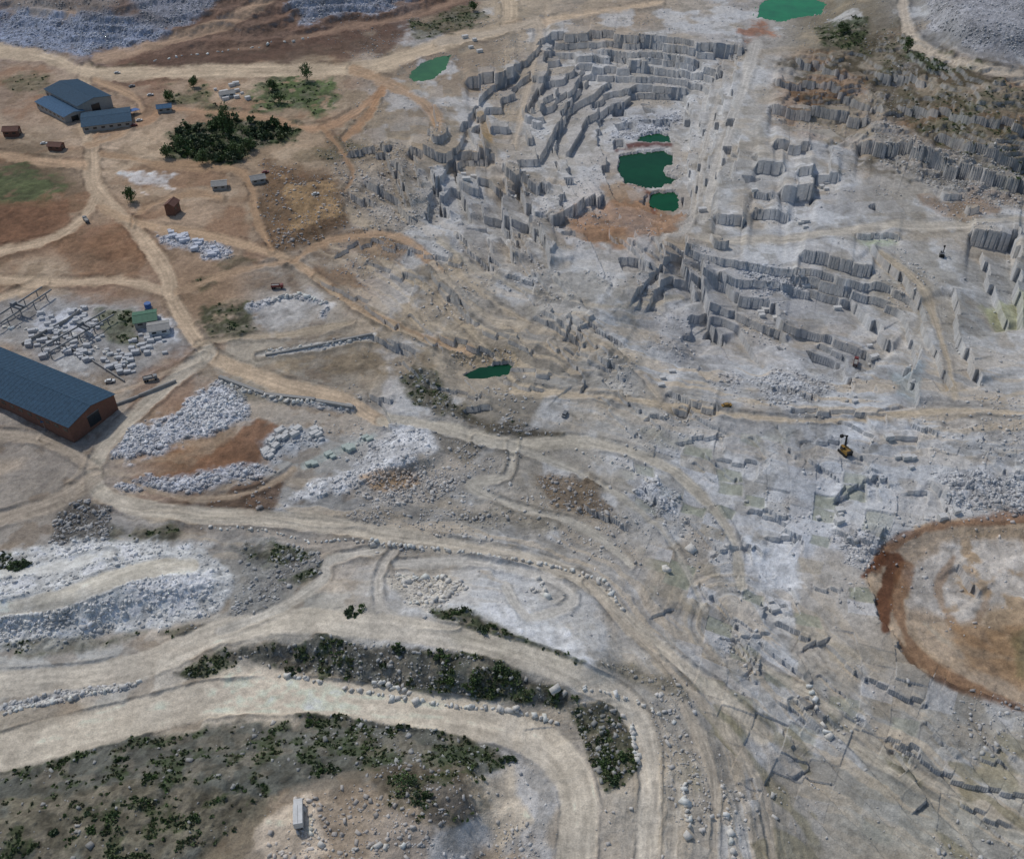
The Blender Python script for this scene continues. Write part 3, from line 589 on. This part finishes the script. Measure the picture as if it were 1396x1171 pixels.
for a in [(179,275,9,7.5),(419,110,13,9),(232,138,8,7),(247,205,10,8),(264,118,8,6),(276,222,9,8),(322,215,11,10),(340,205,10,9),(380,140,8,9),(372,122,7,8),(300,172,9,8),(645,15,8,8),(1148,45,8,11),(1238,66,11,8),(228,215,8,7)]: tree(*a)
tree(314,187,22,6,GRN,1100,"poplar_tree"); tree(306,182,15,5,GRN,700,"poplar_tree")
VC=[]
for k in range(75):
    while True:
        u=random.uniform(235,405);v=random.uniform(155,225)
        if VEGM[np.searchsorted(V,v),np.searchsorted(U,u)]>.7: break
    p=at3(u,v); h=random.uniform(3,7); VC.append(crown((p.x,p.y,p.z+h*.4),h*.6,h*.5,150,.7,random.choice([GRN,GR2,GR3])))
leafobj("tree_grove",VC)
VC=[]; i,j=pick(VEGM**2*(sst(.48,.6,vn*.6+vb*.4)+.03),3800)
for a,b in zip(i,j):
    s=random.uniform(.3,.9)*(1.7 if random.random()<.06 else 1)*(1.6 if V[a]<500 else 1); VC.append(crown((X[a,b],Y[a,b],zt[a,b]+s*.15),s,s*.35,26,.2+.12*s,random.choice([GRN,GR2,GR2,GR3,(.13,.13,.07)])))
leafobj("shrub_cover",VC)
VC=[]
for u,v,s in [(548,885,2.2),(602,893,2.8),(687,915,2.6),(640,935,2),(625,835,2),(665,858,2.6),(440,1050,2.6),(555,1065,4),(262,1115,1.6),(575,1085,2.6),(520,905,1.8),(400,915,1.6),(760,945,1.6),(75,1135,2),(165,1035,1.6),(550,990,1.2),(425,985,1.2),(650,925,2.4),(610,930,2),(835,1064,2),(850,1030,1.6),(820,1040,1.6),(120,1130,1.8),(200,1060,1.6),(485,832,2.),(15,775,4),(30,768,3),(480,838,1.8),(690,1035,1.6)]:
    for q in range(3):
        p=at3(u+random.uniform(-8,8),v+random.uniform(-4,4)); r_=s*random.uniform(.5,1); VC.append(crown((p.x,p.y,p.z+r_*.3),r_,r_*.5,150,.3,random.choice([GRN,GR3])))
leafobj("hillside_bushes",VC)
# ------------------------------------------------ generic materials
def pm_(name,c,rough=.7,metal=0,var=.15,spec=.5):
    m,nt,B=newmat(name); tc=N(nt,"ShaderNodeTexCoord").outputs["Object"]; nn=noise(nt,tc,.8,5); a=[x*(1-var) for x in c]; b=[min(1,x*(1+var)) for x in c]
    nt.links.new(mixc(nt,mrange(nt,nn,.3,.7,0,1),(*a,1),(*b,1)),B.inputs["Base Color"]); B.inputs["Roughness"].default_value=rough;B.inputs["Metallic"].default_value=metal;B.inputs["Specular IOR Level"].default_value=spec
    return m
BLUE=pm_("blue_steel_roof",(.035,.078,.125),.8,0,.25,.2); BLUE2=pm_("pale_blue_roof",(.06,.13,.22),.8,0,.2,.2); BRICK=pm_("brick_wall",(.15,.072,.05),.9); CONC=pm_("concrete",(.32,.31,.29),.9)
DARK=pm_("dark_glass",(.02,.025,.03),.2); TILE=pm_("tile_roof",(.15,.07,.05),.85); WHITE=pm_("white_paint",(.62,.62,.6),.5); YEL=pm_("yellow_paint",(.3,.17,.03),.5); RED=pm_("red_paint",(.2,.04,.035),.5)
RUB_=pm_("rubber",(.02,.02,.02),.9); STEEL=pm_("grey_steel",(.20,.21,.22),.6); GREEN=pm_("green_sheet",(.05,.15,.09),.7); BLP=pm_("blue_tarp",(.03,.12,.35),.6)
def parts(name,pl,parent=None,bev=.04):
    bm=bmesh.new(); mats=[]
    for p in pl:
        kind,m=p[0],p[1]
        if m not in mats: mats.append(m)
        n0=set(bm.faces)
        if kind=='b':
            _,_,c,s,*r=p; R=Euler(r[0]).to_matrix().to_4x4() if r else Matrix()
            g=bmesh.ops.create_cube(bm,size=1,matrix=Matrix.Translation(c)@R@Matrix.Diagonal((*s,1)))
            es=list({e for v in g['verts'] for e in v.link_edges}); w=min(s)*.15
            bmesh.ops.bevel(bm,geom=es,offset=min(bev,w),segments=1,affect='EDGES')
        elif kind=='c':
            _,_,c,r_,d,ax=p; R={'x':Matrix.Rotation(math.pi/2,4,'Y'),'y':Matrix.Rotation(math.pi/2,4,'X'),'z':Matrix()}[ax]
            bmesh.ops.create_cone(bm,cap_ends=True,segments=16,radius1=r_,radius2=r_,depth=d,matrix=Matrix.Translation(c)@R)
        elif kind=='g':
            _,_,x0,x1,prof=p; A=[bm.verts.new((x0,y,z)) for y,z in prof];Bv=[bm.verts.new((x1,y,z)) for y,z in prof]; n=len(prof)
            bm.faces.new(A[::-1]);bm.faces.new(Bv)
            for i in range(n): bm.faces.new((A[i],A[(i+1)%n],Bv[(i+1)%n],Bv[i]))
        for f_ in bm.faces:
            if f_ not in n0: f_.material_index=mats.index(m)
    bmesh.ops.recalc_face_normals(bm,faces=bm.faces[:])
    me=bpy.data.meshes.new(name); bm.to_mesh(me); bm.free()
    for m in mats: me.materials.append(m)
    o=bpy.data.objects.new(name,me); scene.collection.objects.link(o)
    if parent: o.parent=parent
    return o
def gable(name,u,v,ang,L,W,h,rh,wallm,roofm,sink=1.5):
    p=at3(u,v); e=bpy.data.objects.new(name,None); e.location=p; e.rotation_euler=(0,0,ang); scene.collection.objects.link(e)
    prof=[(-W/2,-sink),(W/2,-sink),(W/2,h),(0,h+rh),(-W/2,h)]
    parts("walls",[('g',wallm,-L/2,L/2,prof)],e)
    t=.18;o=.6; sl=rh/(W/2); 
    A=[(-W/2-o,h-o*sl+.02),(0,h+rh+.02),(0,h+rh+t),(-W/2-o,h-o*sl+t)]; Bp=[(0.0,h+rh+.02),(W/2+o,h-o*sl+.02),(W/2+o,h-o*sl+t),(0.0,h+rh+t)]
    pl=[('g',roofm,-L/2-o,L/2+o,A),('g',roofm,-L/2-o,L/2+o,Bp),('b',roofm,(0,0,h+rh+t),(L+1.2,.5,.12))]
    nrib=int(L/2.4); ang_=math.atan(sl); hl=math.hypot(W/2,rh)
    for k in range(nrib):
        x=-L/2+(k+.5)*L/nrib
        for s in (-1,1): pl.append(('b',roofm,(x,s*W/4,h+rh/2+t+.02),(.1,hl,.05),(-s*ang_,0,0)))
    parts("roof",pl,e,.01)
    w=[];nw=max(2,int(L/5))
    for k in range(nw):
        x=-L/2+(k+.5)*L/nw
        for s in (-1,1): w.append(('b',DARK,(x,s*(W/2+.02),h*.62),(L/nw*.45,.1,h*.25)))
    parts("windows",w,e); parts("door",[('b',DARK,(L/2+.03,0,h*.38),(.1,min(W*.35,6),h*.76)),('b',STEEL,(L/2+.06,0,h*.79),(.14,min(W*.35,6)+.4,.2))],e)
    return e
def gp(u,v): x,y=ground(u,v,0); return Vector((x,y))
def ang(u0,v0,u1,v1): d=gp(u1,v1)-gp(u0,v0); return math.atan2(d.y,d.x)
a=ang(0,545,80,580); gable("industrial_shed",35,536,a,84,24,7,2.6,BRICK,BLUE)
a=ang(70,125,118,150); gable("factory_building",110,142,a,44,24,8,2.2,CONC,BLUE); gable("factory_building",84,154,a,38,14,5,1.4,CONC,BLUE2); gable("factory_building",147,168,a+math.pi/2-.5,30,24,4.5,1.2,CONC,BLUE)
gable("brick_house",18,184,.1,9,7,4,1.6,BRICK,TILE); gable("brick_house",78,204,-.1,8,6,3.2,1.3,BRICK,TILE); gable("brick_house",237,290,1.4,7,5.5,6.,1.5,BRICK,TILE)
gable("workshop",300,256,.2,8,7,3.2,1.2,CONC,CONC);gable("workshop",352,248,.4,8,6,3,1.2,CONC,CONC)
gable("workshop",225,152,.3,9,7,3.6,1.2,CONC,BLUE2);gable("workshop",310,132,.5,10,6,3,1.,WHITE,CONC)
gable("green_roof_shed",200,440,.3,10,9,3.5,1.2,CONC,GREEN);gable("workshop",218,452,.3,9,7,3.5,.8,WHITE,CONC);gable("workshop",75,578,.2,7,5,4.2,.6,CONC,BLUE2)
e=parts("blue_tarpaulin_shelter",[('b',BLP,(0,0,2.6),(9,5,.15),(0,.12,0)),('c',STEEL,(-4,-2.2,1),.1,3.4,'z'),('c',STEEL,(4,-2.2,1),.1,2.4,'z'),('c',STEEL,(-4,2.2,1),.1,3.4,'z'),('c',STEEL,(4,2.2,1),.1,2.4,'z')]); e.location=at3(182,156); e.rotation_euler.z=1
e=parts("water_tank",[('c',BLP,(0,0,2.2),1.6,2.4,'z'),('b',STEEL,(0,0,.5),(3,3,1))]); e.location=at3(203,422)
def gantry(u,v,a,L,W=12,h=8):
    pl=[]
    for s in (-1,1):
        pl.append(('b',STEEL,(0,s*W/2,h),(L,.5,.7))); 
        for k in range(int(L/8)+1): pl.append(('b',STEEL,(-L/2+k*8,s*W/2,h/2-.6),(.4,.4,h+.2)))
    pl+= [('b',STEEL,(2,-.9,h+1),(1,W+1,1.2)),('b',STEEL,(4.2,-.9,h+1),(1,W+1,1.2)),('b',STEEL,(3,1.5,h+2),(2.4,2.2,1.4))]
    o=parts("gantry_crane",pl); o.location=at3(u,v); o.rotation_euler.z=a
gantry(20,432,ang(0,445,50,412),44,6,4); gantry(110,460,ang(80,478,145,440),36,6,4)
def wallrun(name,pts,h,t,m):
    pl=[]; 
    for a,b in zip(pts[:-1],pts[1:]):
        A,Bq=at3(*a),at3(*b); d=Bq-A; pl.append(('b',m,((A+Bq)/2+Vector((0,0,h/2-.5))),(Vector((d.x,d.y)).length,t,h+1),(0,0,math.atan2(d.y,d.x))))
    parts(name,pl)
wallrun("retaining_wall",[(362,486),(395,480),(430,474),(508,458)],1.,.9,CONC); wallrun("yard_wall",[(140,560),(190,540),(240,520)],1.2,.8,CONC)
wallrun("yard_wall",[(30,470),(90,440),(110,425)],1.5,.4,CONC); wallrun("concrete_channel",[(300,518),(360,538),(430,548),(482,558)],1.4,1.6,CONC)
wallrun("yard_wall",[(55,455),(120,488),(170,520)],1.,.5,CONC)
def truck(u,v,a,cab=WHITE,body=WHITE,s=1,name="box_truck"):
    pl=[('b',STEEL,(-.4,0,.85),(7.2,1.0,.3)),('b',body,(-1.2,0,2.2),(5.6,2.5,2.4)),('b',cab,(2.75,0,1.75),(1.9,2.4,1.9)),('b',DARK,(3.68,0,2.15),(.08,2.1,.8)),('b',DARK,(2.9,1.2,2.15),(1,.06,.6)),('b',DARK,(2.9,-1.2,2.15),(1,.06,.6)),('b',STEEL,(3.7,0,.8),(.3,2.4,.4)),('b',STEEL,(-1.2,0,3.42),(5.4,.08,.05))]
    for x in (2.6,-1.9,-3.1):
        for y in (-1.05,1.05): pl.append(('c',RUB_,(x,y,.5),.5,.4,'y'))
    o=parts(name,pl); o.location=at3(u,v); o.rotation_euler.z=a; o.scale=(s,)*3
def dump(u,v,a,c=RED):
    pl=[('b',STEEL,(0,0,1),(8,1.1,.4)),('b',c,(3.2,0,2),(2,2.5,2.1)),('b',DARK,(4.2,0,2.4),(.08,2.2,.8)),('b',c,(-1,1.25,2.3),(5.6,.12,1.4)),('b',c,(-1,-1.25,2.3),(5.6,.12,1.4)),('b',c,(1.8,0,2.4),(.12,2.5,1.7)),('b',c,(-1,0,1.6),(5.6,2.5,.15)),('b',CONC,(-1,0,2.2),(4.8,2.1,.9))]
    for x in (3.,-1.6,-3.): 
        for y in (-1.05,1.05): pl.append(('c',RUB_,(x,y,.55),.55,.45,'y'))
    o=parts("dump_truck",pl); o.location=at3(u,v); o.rotation_euler.z=a; o.scale=(.75,)*3
def excav(u,v,a,c=YEL,s=1.,b=None):
    b=b or c
    pl=[('b',RUB_,(0,1.3,.5),(4.6,.6,1)),('b',RUB_,(0,-1.3,.5),(4.6,.6,1)),('b',STEEL,(0,0,.8),(2,2,.5)),('b',c,(-.5,0,1.75),(3.6,2.7,1.3)),('b',RUB_,(-2.1,0,1.8),(.8,2.6,1.4)),('b',DARK,(.8,.85,2.4),(1.5,1,1.7)),('b',c,(.8,.85,3.3),(1.6,1.1,.12)),
     ('b',b,(1.2,-.3,4.6),(.55,.5,5.6),(0,.12,0)),('b',b,(2.4,-.3,6.6),(.4,.4,3.2),(0,-1.0,0)),('b',RUB_,(3.7,-.3,5.4),(1,1.2,1)),('c',STEEL,(1.4,-.3,3.2),.12,2.4,'z')]
    o=parts("excavator",pl); o.location=at3(u,v); o.rotation_euler.z=a; o.scale=(s,)*3
def car(u,v,a,c=WHITE):
    pl=[('b',c,(0,0,.7),(4.3,1.75,.65)),('b',DARK,(-.2,0,1.2),(2.3,1.55,.5)),('b',c,(-.25,0,1.47),(1.8,1.45,.08))]
    for x in (-1.35,1.35):
        for y in (-.8,.8): pl.append(('c',RUB_,(x,y,.33),.33,.22,'y'))
    o=parts("parked_car",pl,None,.12); o.location=at3(u,v); o.rotation_euler.z=a
truck(408,1112,math.radians(100),s=1.0); excav(1152,616,2.0,YEL,1.1,RUB_); excav(1284,348,1.2,STEEL,.8,RUB_)
dump(1166,495,1.2); dump(205,518,.4,STEEL); dump(378,393,.1,RED); dump(118,302,2.2,STEEL)
for a in [(190,165,.4,WHITE),(183,172,.5,RED),(60,196,.2,WHITE),(160,100,.1,WHITE),(180,118,.6,STEEL),(205,130,.4,WHITE),(430,265,.5,WHITE),(362,236,.3,RED),(150,520,.2,WHITE),(770,566,1.2,STEEL),(990,556,.2,YEL)]: car(*a)
# ------------------------------------------------ light
w=bpy.data.worlds.new("World"); scene.world=w; w.use_nodes=True; nt=w.node_tree; bg=nt.nodes["Background"]
sky=nt.nodes.new("ShaderNodeTexSky"); sky.sky_type='NISHITA'; sky.sun_disc=False
SE=math.radians(50); AZ=math.radians(-42)
sky.sun_elevation=SE; sky.sun_rotation=AZ; nt.links.new(sky.outputs[0],bg.inputs[0]); bg.inputs[1].default_value=.09
S=Vector((math.sin(AZ)*math.cos(SE),math.cos(AZ)*math.cos(SE),math.sin(SE)))
l=bpy.data.lights.new("sun",'SUN'); l.energy=1.8; l.angle=math.radians(3); l.color=(1,.96,.89); lo=bpy.data.objects.new("sun",l); lo.rotation_euler=S.to_track_quat('Z','Y').to_euler(); scene.collection.objects.link(lo)
cam=bpy.data.cameras.new("camera"); cam.sensor_width=36; cam.lens=18/math.tan(math.radians(27.5)); cam.clip_end=80000; cam.clip_start=1
co=bpy.data.objects.new("camera",cam); co.location=(0,0,H); co.rotation_euler=(math.radians(50),0,0); scene.collection.objects.link(co); scene.camera=co
scene.view_settings.view_transform='Standard'; scene.view_settings.look='None'; scene.view_settings.exposure=0
